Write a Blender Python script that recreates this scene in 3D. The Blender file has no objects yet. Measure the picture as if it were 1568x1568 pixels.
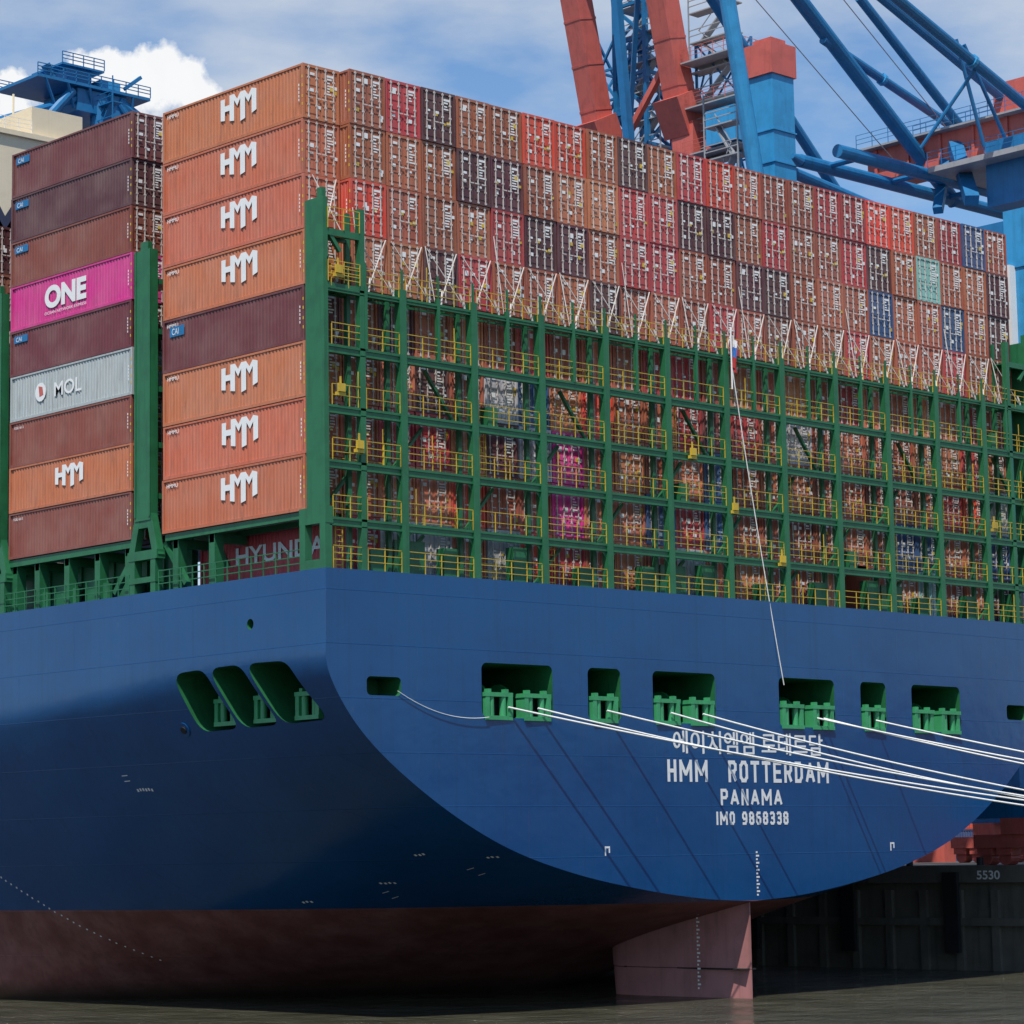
import bpy, bmesh, math, random
import numpy as np
from mathutils import Vector, Matrix
random.seed(7)
scene=bpy.context.scene
Zd=22.64; Zt=49.1; TP=2.92
# ------------------------------------------------------------------ helpers
class MB:
    def __init__(s): s.v=[]; s.f=[]; s.m=[]
    def quad(s,pts,m=0):
        b=len(s.v); s.v+= [tuple(p) for p in pts]; s.f.append(tuple(range(b,b+len(pts)))); s.m.append(m)
    def box(s,x0,x1,y0,y1,z0,z1,m=0):
        b=len(s.v)
        s.v+=[(x0,y0,z0),(x1,y0,z0),(x1,y1,z0),(x0,y1,z0),(x0,y0,z1),(x1,y0,z1),(x1,y1,z1),(x0,y1,z1)]
        for f in ((0,3,2,1),(4,5,6,7),(0,1,5,4),(1,2,6,5),(2,3,7,6),(3,0,4,7)):
            s.f.append(tuple(b+i for i in f)); s.m.append(m)
    def beam(s,p,q,w,h=None,m=0,up=(0,0,1)):
        h=h or w; p=Vector(p); q=Vector(q); d=(q-p).normalized(); up=Vector(up)
        if abs(d.dot(up))>.98: up=Vector((0,1,0))
        a=d.cross(up).normalized(); c=a.cross(d)
        b=len(s.v)
        for o in (p,q):
            for sa,sc in ((-1,-1),(1,-1),(1,1),(-1,1)): s.v.append(tuple(o+a*sa*w/2+c*sc*h/2))
        for f in ((0,3,2,1),(4,5,6,7),(0,1,5,4),(1,2,6,5),(2,3,7,6),(3,0,4,7)):
            s.f.append(tuple(b+i for i in f)); s.m.append(m)
    def cyl(s,p,q,r,n=8,m=0,r2=None):
        r2=r if r2 is None else r2
        p=Vector(p); q=Vector(q); d=(q-p).normalized(); up=Vector((0,0,1)) if abs(d.z)<.95 else Vector((0,1,0))
        a=d.cross(up).normalized(); c=a.cross(d); b=len(s.v)
        for o,rr in ((p,r),(q,r2)):
            for i in range(n):
                t=2*math.pi*i/n; s.v.append(tuple(o+a*math.cos(t)*rr+c*math.sin(t)*rr))
        for i in range(n):
            j=(i+1)%n; s.f.append((b+i,b+j,b+n+j,b+n+i)); s.m.append(m)
        s.f.append(tuple(b+n-1-i for i in range(n))); s.m.append(m)
        s.f.append(tuple(b+n+i for i in range(n))); s.m.append(m)
    def mesh(s,name,mats,smooth=False):
        me=bpy.data.meshes.new(name); me.from_pydata(s.v,[],s.f)
        for m in mats: me.materials.append(m)
        me.polygons.foreach_set('material_index',s.m)
        bm=bmesh.new(); bm.from_mesh(me); bmesh.ops.recalc_face_normals(bm,faces=bm.faces); bm.to_mesh(me); bm.free()
        if smooth:
            me.polygons.foreach_set('use_smooth',[True]*len(me.polygons))
            try: me.set_sharp_from_angle(angle=math.radians(38))
            except Exception: pass
        return me
    def obj(s,name,mats,parent=None,smooth=False):
        return link(bpy.data.objects.new(name,s.mesh(name,mats,smooth)),parent)
def link(o,parent=None):
    scene.collection.objects.link(o)
    if parent: o.parent=parent
    return o
def empty(name):
    return link(bpy.data.objects.new(name,None))
def nodes(name):
    m=bpy.data.materials.new(name); m.use_nodes=True; nt=m.node_tree
    return m,nt,nt.nodes['Principled BSDF']
def N(nt,t,**k):
    n=nt.nodes.new(t)
    for a,b in k.items(): setattr(n,a,b)
    return n
def mixc(nt,fac,a,b,mode='MIX'):
    n=N(nt,'ShaderNodeMix',data_type='RGBA',blend_type=mode)
    for sock,v in ((n.inputs[0],fac),(n.inputs[6],a),(n.inputs[7],b)):
        if hasattr(v,'is_output'): nt.links.new(v,sock)
        else: sock.default_value = v if not isinstance(v,tuple) else (*v,1) if len(v)==3 else v
    return n.outputs[2]
def noise(nt,scale,det=4,vec=None,rough=.55):
    n=N(nt,'ShaderNodeTexNoise'); n.inputs['Scale'].default_value=scale; n.inputs['Detail'].default_value=det; n.inputs['Roughness'].default_value=rough
    if vec is not None: nt.links.new(vec,n.inputs['Vector'])
    return n.outputs['Fac']
def ramp(nt,src,a,b,va=0.,vb=1.):
    n=N(nt,'ShaderNodeMapRange'); n.inputs[1].default_value=a; n.inputs[2].default_value=b; n.inputs[3].default_value=va; n.inputs[4].default_value=vb
    nt.links.new(src,n.inputs[0]); return n.outputs[0]
def coords(nt,scale=(1,1,1),kind='Object'):
    tc=N(nt,'ShaderNodeTexCoord'); mp=N(nt,'ShaderNodeMapping'); mp.inputs['Scale'].default_value=scale
    nt.links.new(tc.outputs[kind],mp.inputs[0]); return mp.outputs[0]
def paint(name,col,rough=.45,dirt=.35,dirtcol=None,scale=1.0,streak=True,metal=0,bump=.15):
    m,nt,p=nodes(name)
    dc=dirtcol or tuple(c*.35 for c in col)
    c=coords(nt); s=coords(nt,(2.5,2.5,.2))
    f=ramp(nt,noise(nt,.9*scale,4,c),.45,.8,0,dirt)
    o=mixc(nt,f,col,dc)
    if streak:
        f2=ramp(nt,noise(nt,1.3*scale,4,s),.52,.8,0,dirt)
        o=mixc(nt,f2,o,dc)
    nt.links.new(o,p.inputs['Base Color'])
    p.inputs['Roughness'].default_value=rough
    p.inputs['Metallic'].default_value=metal
    if bump:
        b=N(nt,'ShaderNodeBump'); b.inputs['Strength'].default_value=bump; b.inputs['Distance'].default_value=.03
        nt.links.new(noise(nt,3*scale,2,c),b.inputs['Height']); nt.links.new(b.outputs[0],p.inputs['Normal'])
    return m
# ------------------------------------------------------------------ materials
GREEN=paint('green_steel_paint',(.020,.145,.058),.42,.5)
GREEND=paint('green_interior_paint',(.016,.13,.045),.5,.5)
GREENB=paint('bright_green_paint',(.05,.33,.13),.4,.4)
YEL=paint('yellow_rail_paint',(.62,.42,.035),.5,.6,(.16,.12,.04),bump=0)
WHITE=paint('white_marking_paint',(.80,.80,.78),.5,.12,streak=False,bump=0)
GALV=paint('galvanised_rod_steel',(.60,.56,.52),.45,.4,(.25,.13,.08),bump=0)
ROPE=paint('mooring_rope_fibre',(.78,.78,.74),.8,.3,scale=4,bump=0)
CREAM=paint('cream_deckhouse_paint',(.72,.62,.44),.5,.12)
NAVY=paint('navy_lettering_paint',(.03,.035,.07),.5,.1)
BLUEC=paint('blue_crane_paint',(.012,.16,.37),.42,.4)
BLUEL=paint('light_blue_crane_paint',(.035,.29,.56),.42,.4)
REDC=paint('red_crane_paint',(.56,.12,.09),.5,.4)
DARK=paint('black_rubber',(.015,.015,.016),.7,.3)
GREY=paint('grey_steel',(.33,.34,.35),.5,.3)
MAG=paint('gasket_dark',(.05,.03,.03),.7,.2,bump=0)
def mat_container():
    m,nt,p=nodes('container_corten_paint')
    oi=N(nt,'ShaderNodeObjectInfo'); c=coords(nt); s=coords(nt,(2,2,.25))
    add=N(nt,'ShaderNodeVectorMath',operation='ADD'); nt.links.new(c,add.inputs[0])
    sc=N(nt,'ShaderNodeVectorMath',operation='SCALE'); sc.inputs[0].default_value=(31,17,23); nt.links.new(oi.outputs['Random'],sc.inputs['Scale']); nt.links.new(sc.outputs[0],add.inputs[1])
    add2=N(nt,'ShaderNodeVectorMath',operation='ADD'); nt.links.new(s,add2.inputs[0]); nt.links.new(sc.outputs[0],add2.inputs[1])
    fade=ramp(nt,noise(nt,.5,2,add.outputs[0]),.35,.7,0,.14)
    o=mixc(nt,fade,oi.outputs['Color'],(.45,.36,.30))
    st=ramp(nt,noise(nt,2.2,4,add2.outputs[0]),.5,.78,0,.38)
    o=mixc(nt,st,o,(.07,.03,.02))
    r=ramp(nt,noise(nt,5,5,add.outputs[0],.7),.66,.74,0,.7)
    o=mixc(nt,r,o,(.11,.035,.015))
    nt.links.new(o,p.inputs['Base Color']); p.inputs['Roughness'].default_value=.5
    b=N(nt,'ShaderNodeBump'); b.inputs['Strength'].default_value=.25; b.inputs['Distance'].default_value=.03
    nt.links.new(noise(nt,1.7,2,add.outputs[0]),b.inputs['Height']); nt.links.new(b.outputs[0],p.inputs['Normal'])
    return m
CONT=mat_container()
def mat_hull():
    m,nt,p=nodes('hull_paint')
    g=N(nt,'ShaderNodeNewGeometry'); sx=N(nt,'ShaderNodeSeparateXYZ'); nt.links.new(g.outputs['Position'],sx.inputs[0])
    c=coords(nt); s2=coords(nt,(3,3,.12))
    f=ramp(nt,noise(nt,.12,4,c),.35,.7,0,1)
    blue=mixc(nt,f,(.0022,.056,.180),(.0045,.072,.215))
    blue=mixc(nt,ramp(nt,noise(nt,1.0,4,s2),.5,.8,0,.28),blue,(.007,.034,.08))
    blue=mixc(nt,ramp(nt,noise(nt,1.6,6,coords(nt,(1,1,.35)),.7),.64,.72,0,.18),blue,(.08,.13,.19))
    blue=mixc(nt,ramp(nt,noise(nt,1.2,4,coords(nt,(4,4,.10))),.68,.78,0,.25),blue,(.09,.055,.04))
    red=mixc(nt,ramp(nt,noise(nt,.5,4,c),.35,.7),(.17,.05,.045),(.27,.11,.10))
    red=mixc(nt,ramp(nt,noise(nt,1.0,4,s2),.45,.8,0,.6),red,(.10,.045,.035))
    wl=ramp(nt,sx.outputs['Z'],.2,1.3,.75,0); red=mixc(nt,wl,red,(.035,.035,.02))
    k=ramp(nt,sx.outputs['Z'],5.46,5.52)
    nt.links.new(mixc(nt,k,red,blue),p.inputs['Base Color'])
    nt.links.new(ramp(nt,k,0,1,.6,.22),p.inputs['Roughness'])
    xy=N(nt,'ShaderNodeMath',operation='ADD'); nt.links.new(sx.outputs['X'],xy.inputs[0]); nt.links.new(sx.outputs['Y'],xy.inputs[1])
    cb=N(nt,'ShaderNodeCombineXYZ'); nt.links.new(xy.outputs[0],cb.inputs[0]); nt.links.new(sx.outputs['Z'],cb.inputs[1])
    br=N(nt,'ShaderNodeTexBrick'); br.inputs['Scale'].default_value=1; br.inputs['Brick Width'].default_value=11; br.inputs['Row Height'].default_value=2.7
    br.inputs['Mortar Size'].default_value=.03; br.inputs['Mortar Smooth'].default_value=.5
    nt.links.new(cb.outputs[0],br.inputs['Vector'])
    b1=N(nt,'ShaderNodeBump'); b1.inputs['Strength'].default_value=.55; b1.inputs['Distance'].default_value=.02
    nt.links.new(br.outputs['Fac'],b1.inputs['Height'])
    b2=N(nt,'ShaderNodeBump'); b2.inputs['Strength'].default_value=.5; b2.inputs['Distance'].default_value=.08
    nt.links.new(noise(nt,.4,3,c),b2.inputs['Height']); nt.links.new(b1.outputs[0],b2.inputs['Normal'])
    nt.links.new(b2.outputs[0],p.inputs['Normal'])
    return m
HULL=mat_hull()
# ------------------------------------------------------------------ camera
cx,cy,cz,hd,pt,rl,f=-82.3526,-99.6912,8.2802,0.7626,0.1308,0.0172,3991.16
F=Vector((math.sin(hd)*math.cos(pt),math.cos(hd)*math.cos(pt),math.sin(pt)))
R0=Vector((math.cos(hd),-math.sin(hd),0)); U0=R0.cross(F)
R=R0*math.cos(rl)-U0*math.sin(rl); U=U0*math.cos(rl)+R0*math.sin(rl)
cd=bpy.data.cameras.new('camera'); co=link(bpy.data.objects.new('camera',cd))
M=Matrix((R,U,-F)).transposed().to_4x4(); M.translation=(cx,cy,cz); co.matrix_world=M
cd.sensor_width=36; cd.lens=f/1568*36; cd.clip_start=1; cd.clip_end=20000; scene.camera=co
# ------------------------------------------------------------------ light + sky
sd=Vector((-.385,-.27,.86)).normalized()
sl=bpy.data.lights.new('sun','SUN'); sl.energy=5.0; sl.angle=math.radians(.5); sl.color=(1,.95,.88)
so=link(bpy.data.objects.new('sun',sl)); so.rotation_euler=sd.to_track_quat('Z','Y').to_euler(); so.location=(-100,-60,150)
w=bpy.data.worlds.new('World'); scene.world=w; w.use_nodes=True; nt=w.node_tree; bg=nt.nodes['Background']
sky=N(nt,'ShaderNodeTexSky',sky_type='NISHITA',sun_disc=False); sky.sun_elevation=math.asin(sd.z); sky.sun_rotation=math.atan2(sd.x,sd.y)
sky.ozone_density=2.5; sky.dust_density=.2; sky.air_density=1.0
tc=N(nt,'ShaderNodeTexCoord'); gen=tc.outputs['Generated']
mp=N(nt,'ShaderNodeMapping'); mp.inputs['Scale'].default_value=(3.2,3.2,9.0); mp.inputs['Location'].default_value=(2.3,.9,.15); nt.links.new(gen,mp.inputs[0])
cl=ramp(nt,noise(nt,1.9,7,mp.outputs[0],.55),.42,.68,0,.85)
sxz=N(nt,'ShaderNodeSeparateXYZ'); nt.links.new(gen,sxz.inputs[0])
mul=N(nt,'ShaderNodeMath',operation='MULTIPLY'); nt.links.new(cl,mul.inputs[0]); nt.links.new(ramp(nt,sxz.outputs['Z'],.38,.6,1,.1),mul.inputs[1])
skyc=mixc(nt,1.0,sky.outputs[0],(1.08,1.28,1.42),'MULTIPLY')
col=mixc(nt,mul.outputs[0],skyc,(6.4,6.9,7.6))
nz=N(nt,'ShaderNodeTexNoise'); nz.inputs['Scale'].default_value=75; nz.inputs['Detail'].default_value=7; nz.inputs['Roughness'].default_value=.6; nt.links.new(gen,nz.inputs['Vector'])
sub=N(nt,'ShaderNodeVectorMath',operation='SUBTRACT'); nt.links.new(nz.outputs['Color'],sub.inputs[0]); sub.inputs[1].default_value=(.5,.5,.5)
scl=N(nt,'ShaderNodeVectorMath',operation='SCALE'); nt.links.new(sub.outputs[0],scl.inputs[0]); scl.inputs['Scale'].default_value=.018
ad=N(nt,'ShaderNodeVectorMath',operation='ADD'); nt.links.new(gen,ad.inputs[0]); nt.links.new(scl.outputs[0],ad.inputs[1])
def puff(az,el,r):
    a=math.radians(az); e=math.radians(el)
    return Vector((math.sin(a)*math.cos(e),math.cos(a)*math.cos(e),math.sin(e))),r
prev=col
for (v,r) in [puff(*q) for q in ((35.95,17.0,.0125),(36.6,16.8,.0105),(35.3,16.75,.0105),(34.7,16.95,.0085),(34.2,17.05,.007),(32.6,16.4,.009))]:
    dn=N(nt,'ShaderNodeVectorMath',operation='DISTANCE'); nt.links.new(ad.outputs[0],dn.inputs[0]); dn.inputs[1].default_value=v
    prev=mixc(nt,ramp(nt,dn.outputs['Value'],r*.82,r*1.12,.97,0),prev,(9.4,9.5,9.6))
nt.links.new(prev,bg.inputs[0]); bg.inputs[1].default_value=.10
scene.view_settings.view_transform='Standard'; scene.view_settings.look='None'; scene.view_settings.exposure=0
# ------------------------------------------------------------------ water
wm,nt,p=nodes('harbour_water'); p.inputs['IOR'].default_value=1.33
c=coords(nt,(1,1,1)); big=noise(nt,.16,4,c)
nt.links.new(mixc(nt,ramp(nt,big,.35,.65),(.042,.042,.027),(.072,.070,.048)),p.inputs['Base Color'])
nt.links.new(ramp(nt,noise(nt,.3,4,c),.35,.65,.04,.22),p.inputs['Roughness'])
hsum=N(nt,'ShaderNodeMath',operation='ADD'); nt.links.new(noise(nt,.45,5,c,.6),hsum.inputs[0])
mm=N(nt,'ShaderNodeMath',operation='MULTIPLY'); mm.inputs[1].default_value=.4; nt.links.new(noise(nt,2.2,4,c),mm.inputs[0]); nt.links.new(mm.outputs[0],hsum.inputs[1])
b=N(nt,'ShaderNodeBump'); b.inputs['Strength'].default_value=1; b.inputs['Distance'].default_value=1.3; nt.links.new(hsum.outputs[0],b.inputs['Height']); nt.links.new(b.outputs[0],p.inputs['Normal'])
mb=MB(); mb.quad([(-6000,-6000,0),(6000,-6000,0),(6000,6000,0),(-6000,6000,0)]); mb.obj('water',[wm])
# ------------------------------------------------------------------ ship hull
ship=empty('container_ship')
BUL=.8
ST=[(0,[(30.5,Zd),(30.5,19.5),(30.25,17.2),(28.0,14.2),(23.9,11.2),(19.2,8.8),(14.3,7.3),(9,6.3),(4.2,5.7),(0,5.45)]),
(9,[(30.5,Zd),(30.5,18.9),(30.0,16.7),(27.9,13),(24.6,9.8),(20.6,7.2),(15.7,5.2),(9.8,4),(4,3.3),(0,3.1)]),
(18,[(30.5,Zd),(30.5,18.2),(29.9,15.8),(27.7,12),(24.9,8.4),(21.3,5.2),(15.8,2.5),(8.5,1),(3,.3),(0,.1)]),
(27,[(30.5,Zd),(30.5,17.6),(30.0,15.3),(28.1,11.4),(25.7,7.5),(22.5,4),(17.6,1.1),(11,-.6),(2,-2),(0,-4)]),
(40,[(30.5,Zd),(30.5,17.2),(30.15,14.8),(28.5,11),(26.7,7.2),(24.9,3.4),(22.8,-.5),(14,-3),(2,-6),(0,-8.5)]),
(70,[(30.5,Zd),(30.5,16.5),(30.2,13.5),(28.9,9.5),(27.6,4.5),(26.6,0),(25,-4),(14,-7.5),(3,-9),(0,-9)]),
(120,[(30.5,Zd),(30.5,17),(30.5,12),(30.5,6),(30.5,1),(30.4,-4),(28,-8),(15,-9),(3,-9),(0,-9)]),
(320,[(30.5,Zd),(30.5,17),(30.5,12),(30.5,6),(30.5,1),(30.4,-4),(28,-8),(15,-9),(3,-9),(0,-9)]),
(360,[(26,Zd+3),(25,17),(23,12),(20,6),(18,1),(17,-4),(15,-8),(8,-9),(2,-9),(0,-9)]),
(392,[(6,Zd+6),(4,17),(2.5,12),(1.5,6),(1.5,1),(2,-4),(2,-8),(1,-9),(.5,-9),(0,-9)])]
A=np.array([[list(q) for q in s[1]] for s in ST],float); Y=np.array([s[0] for s in ST],float)
def cr(P,T,t):
    i=min(max(int(np.searchsorted(T,t,side='right'))-1,0),len(T)-2)
    h=T[i+1]-T[i]; u=(t-T[i])/h
    def tan(j):
        if j==0: return (P[1]-P[0])/(T[1]-T[0])
        if j==len(T)-1: return (P[-1]-P[-2])/(T[-1]-T[-2])
        a=(P[j]-P[j-1])/(T[j]-T[j-1]); b_=(P[j+1]-P[j])/(T[j+1]-T[j])
        m_=(a*(T[j+1]-T[j])+b_*(T[j]-T[j-1]))/(T[j+1]-T[j-1])
        return np.where(a*b_<=0,0,m_)
    m0,m1=tan(i)*h,tan(i+1)*h
    return (2*u**3-3*u**2+1)*P[i]+(u**3-2*u**2+u)*m0+(-2*u**3+3*u**2)*P[i+1]+(u**3-u**2)*m1
ys=[0,1.5,3,4.5,6,7.5,9]+list(np.arange(10.5,46,1.5))+[48,52,56,60,65,70,80,95,110,180,250,320,330,340,350,360,368,376,384,392]
ts=list(np.linspace(0,9,73)); TT=np.arange(10.)
rings=[]
for y in ys:
    sec=cr(A,Y,y); pts=[cr(sec,TT,t) for t in ts]
    rings.append([(max(0,q[0]),q[1]) for q in pts])
hb=bmesh.new(); NP=len(ts)
def yb(y,u): return y-BUL*(1-(u/30.5)**2)*max(0,1-y/12)
LV=[];RV=[]
for y,rg in zip(ys,rings):
    l=[hb.verts.new((30.5-u,yb(y,u),z)) for u,z in rg[:-1]]; cvt=hb.verts.new((30.5,yb(y,0),rg[-1][1]))
    r=[hb.verts.new((30.5+u,yb(y,u),z)) for u,z in rg[:-1]]
    LV.append(l+[cvt]); RV.append(r+[cvt])
for i in range(len(ys)-1):
    for j in range(NP-1):
        hb.faces.new((LV[i][j],LV[i][j+1],LV[i+1][j+1],LV[i+1][j]))
        hb.faces.new((RV[i][j],RV[i+1][j],RV[i+1][j+1],RV[i][j+1]))
    hb.faces.new((LV[i][0],LV[i+1][0],RV[i+1][0],RV[i][0]))
for V in (0,-1):
    NC=26; prevrow=None
    for j in range(NP-1):
        u,z=rings[V][j]; row=[LV[V][j]]
        for k in range(1,NC):
            q=-u+2*u*k/NC; row.append(hb.verts.new((30.5+q,yb(ys[V],q) if V==0 else ys[V],z)))
        row.append(RV[V][j])
        if prevrow:
            for k in range(NC): hb.faces.new((prevrow[k],row[k],row[k+1],prevrow[k+1]))
        prevrow=row
    for k in range(NC):
        try: hb.faces.new((prevrow[k],LV[V][-1],prevrow[k+1]))
        except Exception: pass
bmesh.ops.recalc_face_normals(hb,faces=hb.faces)
def fixdeck(i0,i1,V):
    fa=[fc for fc in LV[i0][0].link_faces if RV[i0][0] in fc.verts and RV[i1][0] in fc.verts]
    for fc in fa: hb.faces.remove(fc)
    zrow=[v for v in hb.verts if abs(v.co.z-rings[V][0][1])<1e-6 and v not in (LV[i0][0],) and any(e.is_boundary for e in v.link_edges)]
    edge=[v for v in zrow if v not in (LV[i1][0],RV[i1][0],LV[i0][0],RV[i0][0]) and abs(v.co.y-LV[V][0].co.y)<1.5]
    edge.sort(key=lambda v:v.co.x)
    a,b_=(i0,i1) if V==0 else (i1,i0)
    hb.faces.new([LV[a][0]]+edge+[RV[a][0],RV[b_][0],LV[b_][0]])
fixdeck(0,1,0); fixdeck(len(ys)-2,len(ys)-1,-1)
bmesh.ops.recalc_face_normals(hb,faces=hb.faces)
hm=bpy.data.meshes.new('hull'); hb.to_mesh(hm); hb.free(); hm.materials.append(HULL); hm.materials.append(GREEND)
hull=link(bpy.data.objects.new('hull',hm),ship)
OPN=[(10.07,15.1),(17.7,20.2),(22.7,27.8),(33.3,38.4),(40.9,43.4),(46.0,51.1)]
def rrect(x0,x1,z0,z1,r,n=5):
    out=[]
    for cx_,cz_,a0 in ((x1-r,z1-r,0),(x0+r,z1-r,90),(x0+r,z0+r,180),(x1-r,z0+r,270)):
        for i in range(n+1):
            a=math.radians(a0+90*i/n); out.append((cx_+r*math.cos(a),cz_+r*math.sin(a)))
    return out
def roundpoly(P,r,n=5):
    out=[]; m_=len(P)
    for i in range(m_):
        a,b_,c_=Vector(P[i-1]),Vector(P[i]),Vector(P[(i+1)%m_]); p0=b_+(a-b_).normalized()*r; p1=b_+(c_-b_).normalized()*r
        for k in range(n+1):
            t=k/n; out.append(tuple(p0*(1-t)**2+b_*2*t*(1-t)+p1*t*t))
    return out
cut=bmesh.new()
def prism(poly,fn):
    a=[cut.verts.new(fn(q,0)) for q in poly]; b_=[cut.verts.new(fn(q,1)) for q in poly]; n=len(poly)
    fs=[cut.faces.new(a),cut.faces.new(b_[::-1])]+[cut.faces.new((a[i],b_[i],b_[(i+1)%n],a[(i+1)%n])) for i in range(n)]
for x0,x1 in OPN: prism(rrect(x0,x1,15.4,18.25,.35),lambda q,t:(q[0],-3 if t==0 else 6.4,q[1]))
for x0,x1 in ((2.5,4.7),(56.3,58.5)): prism(rrect(x0,x1,16.35,17.3,.25),lambda q,t:(q[0],-3 if t==0 else 1.6,q[1]))
SIDE=[[(6.5,18.25),(3.1,18.2),(1.5,15.2),(5.1,15.1)],[(9.6,18.2),(6.9,18.25),(5.3,15.1),(8.4,15.05)],[(12.7,18.1),(10.0,18.2),(8.6,15.05),(11.9,15.0)]]
for P in SIDE: prism(roundpoly(P,.8),lambda q,t:(-2 if t==0 else 6.2,q[0],q[1]))
prism([(6.1+.28*math.cos(a*math.pi/8),20.25+.28*math.sin(a*math.pi/8)) for a in range(16)],lambda q,t:(-2 if t==0 else .8,q[0],q[1]))
bmesh.ops.recalc_face_normals(cut,faces=cut.faces)
cm=bpy.data.meshes.new('cut'); cut.to_mesh(cm); cut.free(); cm.materials.append(HULL); cm.materials.append(GREEND)
for pl in cm.polygons: pl.material_index=1
cob=link(bpy.data.objects.new('cut',cm))
md=hull.modifiers.new('b','BOOLEAN'); md.object=cob; md.operation='DIFFERENCE'; md.solver='EXACT'
bpy.context.view_layer.update(); dg=bpy.context.evaluated_depsgraph_get()
nm=bpy.data.meshes.new_from_object(hull.evaluated_get(dg)); hull.modifiers.clear(); hull.data=nm; nm.name='hull'
bpy.data.objects.remove(cob)
nm.polygons.foreach_set('use_smooth',[True]*len(nm.polygons)); nm.set_sharp_from_angle(angle=math.radians(24))
# rudder
mb=MB(); prof=[]
for i in range(17):
    t=(1-math.cos(math.pi*i/16))/2; th=3.6*(.2969*math.sqrt(t)-.126*t-.3516*t*t+.2843*t**3-.1015*t**4)*1.6
    prof.append((t,max(th,.04)))
for z0,z1 in ((-7,1.62),(1.66,5.42)):
    ring=[]
    for z in (z0,z1):
        yl=10.6-(.25*(5.4-z) if z<5.5 else 0)*.35; pts=[(30.5-th,yl-(yl+.55)*t,z) for t,th in prof]+[(30.5+th,yl-(yl+.55)*t,z) for t,th in prof[::-1]]
        b0=len(mb.v); mb.v+=pts; ring.append(b0); n=len(pts)
        mb.f.append(tuple(range(b0,b0+n))); mb.m.append(0)
    for i in range(n):
        j=(i+1)%n; mb.f.append((ring[0]+i,ring[0]+j,ring[1]+j,ring[1]+i)); mb.m.append(0)
RUD=paint('antifouling_paint',(.40,.17,.165),.6,.55,(.16,.07,.06),scale=.6)
mb.obj('rudder',[RUD],ship,True)
mb=MB(); mb.box(30.0,31.0,-.45,9,1.6,1.68); mb.obj('rudder_joint',[DARK],ship)
# ------------------------------------------------------------------ text
sy=lambda x:-BUL*(1-((x-30.5)/30.5)**2)
def text(body,xl,xr,z0,z1,mat,name,parent,side='stern',pos=0.0,bold=0.0,off=.012):
    cu=bpy.data.curves.new(name,'FONT'); cu.body=body; cu.size=1; cu.offset=bold; cu.extrude=0
    o=bpy.data.objects.new(name,cu); scene.collection.objects.link(o); bpy.context.view_layer.update()
    me=bpy.data.meshes.new_from_object(o.evaluated_get(bpy.context.evaluated_depsgraph_get())); bpy.data.objects.remove(o)
    n=len(me.vertices)
    if n==0: return None
    a=np.zeros(n*3); me.vertices.foreach_get('co',a); a=a.reshape(-1,3)
    mn,mx=a.min(0),a.max(0); u=(a[:,0]-mn[0])/(mx[0]-mn[0]); v=(a[:,1]-mn[1])/(mx[1]-mn[1])
    H=xl+(xr-xl)*u; Vv=z0+(z1-z0)*v
    if side=='transom': out=np.stack([H,sy(H)-off,Vv],1)
    elif side=='stern': out=np.stack([H,np.full(n,pos),Vv],1)
    else: out=np.stack([np.full(n,pos),H,Vv],1)
    me.vertices.foreach_set('co',out.ravel()); me.materials.clear(); me.materials.append(mat); me.update()
    return link(bpy.data.objects.new(name,me),parent)
text('에이치엠엠 로테르담',24.2,37.1,13.72,15.0,WHITE,'korean_name_lettering',ship,'transom',bold=.004)
text('에이치엠엠 로테르담',24.235,37.135,13.74,15.02,WHITE,'korean_name_lettering_coat',ship,'transom',bold=.004,off=.015)
FONT={'H':[[(0,0),(0,1)],[(1,0),(1,1)],[(0,.5),(1,.5)]],'M':[[(0,0),(0,1),(.5,.3),(1,1),(1,0)]],
'R':[[(0,0),(0,1),(.75,1),(1,.85),(1,.64),(.75,.48),(0,.48)],[(.5,.48),(1,0)]],'O':[[(.28,0),(.72,0),(1,.2),(1,.8),(.72,1),(.28,1),(0,.8),(0,.2),(.28,0)]],
'T':[[(0,1),(1,1)],[(.5,0),(.5,1)]],'E':[[(1,0),(0,0),(0,1),(1,1)],[(0,.5),(.85,.5)]],'D':[[(0,0),(0,1),(.68,1),(1,.75),(1,.25),(.68,0),(0,0)]],
'A':[[(0,0),(.5,1),(1,0)],[(.2,.3),(.8,.3)]],'P':[[(0,0),(0,1),(.75,1),(1,.85),(1,.6),(.75,.45),(0,.45)]],'N':[[(0,0),(0,1),(1,0),(1,1)]],'I':[[(.5,0),(.5,1)]],
'9':[[(.15,0),(.72,0),(1,.25),(1,.8),(.72,1),(.28,1),(0,.8),(0,.6),(.28,.42),(1,.42)]],'6':[[(.85,1),(.28,1),(0,.75),(0,.2),(.28,0),(.72,0),(1,.2),(1,.4),(.72,.58),(0,.58)]],
'8':[[(.28,.52),(0,.68),(0,.85),(.28,1),(.72,1),(1,.85),(1,.68),(.72,.52),(1,.35),(1,.15),(.72,0),(.28,0),(0,.15),(0,.35),(.28,.52),(.72,.52)]],
'3':[[(0,.88),(.28,1),(.72,1),(1,.85),(1,.66),(.72,.52),(.4,.52)],[(.72,.52),(1,.36),(1,.15),(.72,0),(.28,0),(0,.12)]]}
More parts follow.
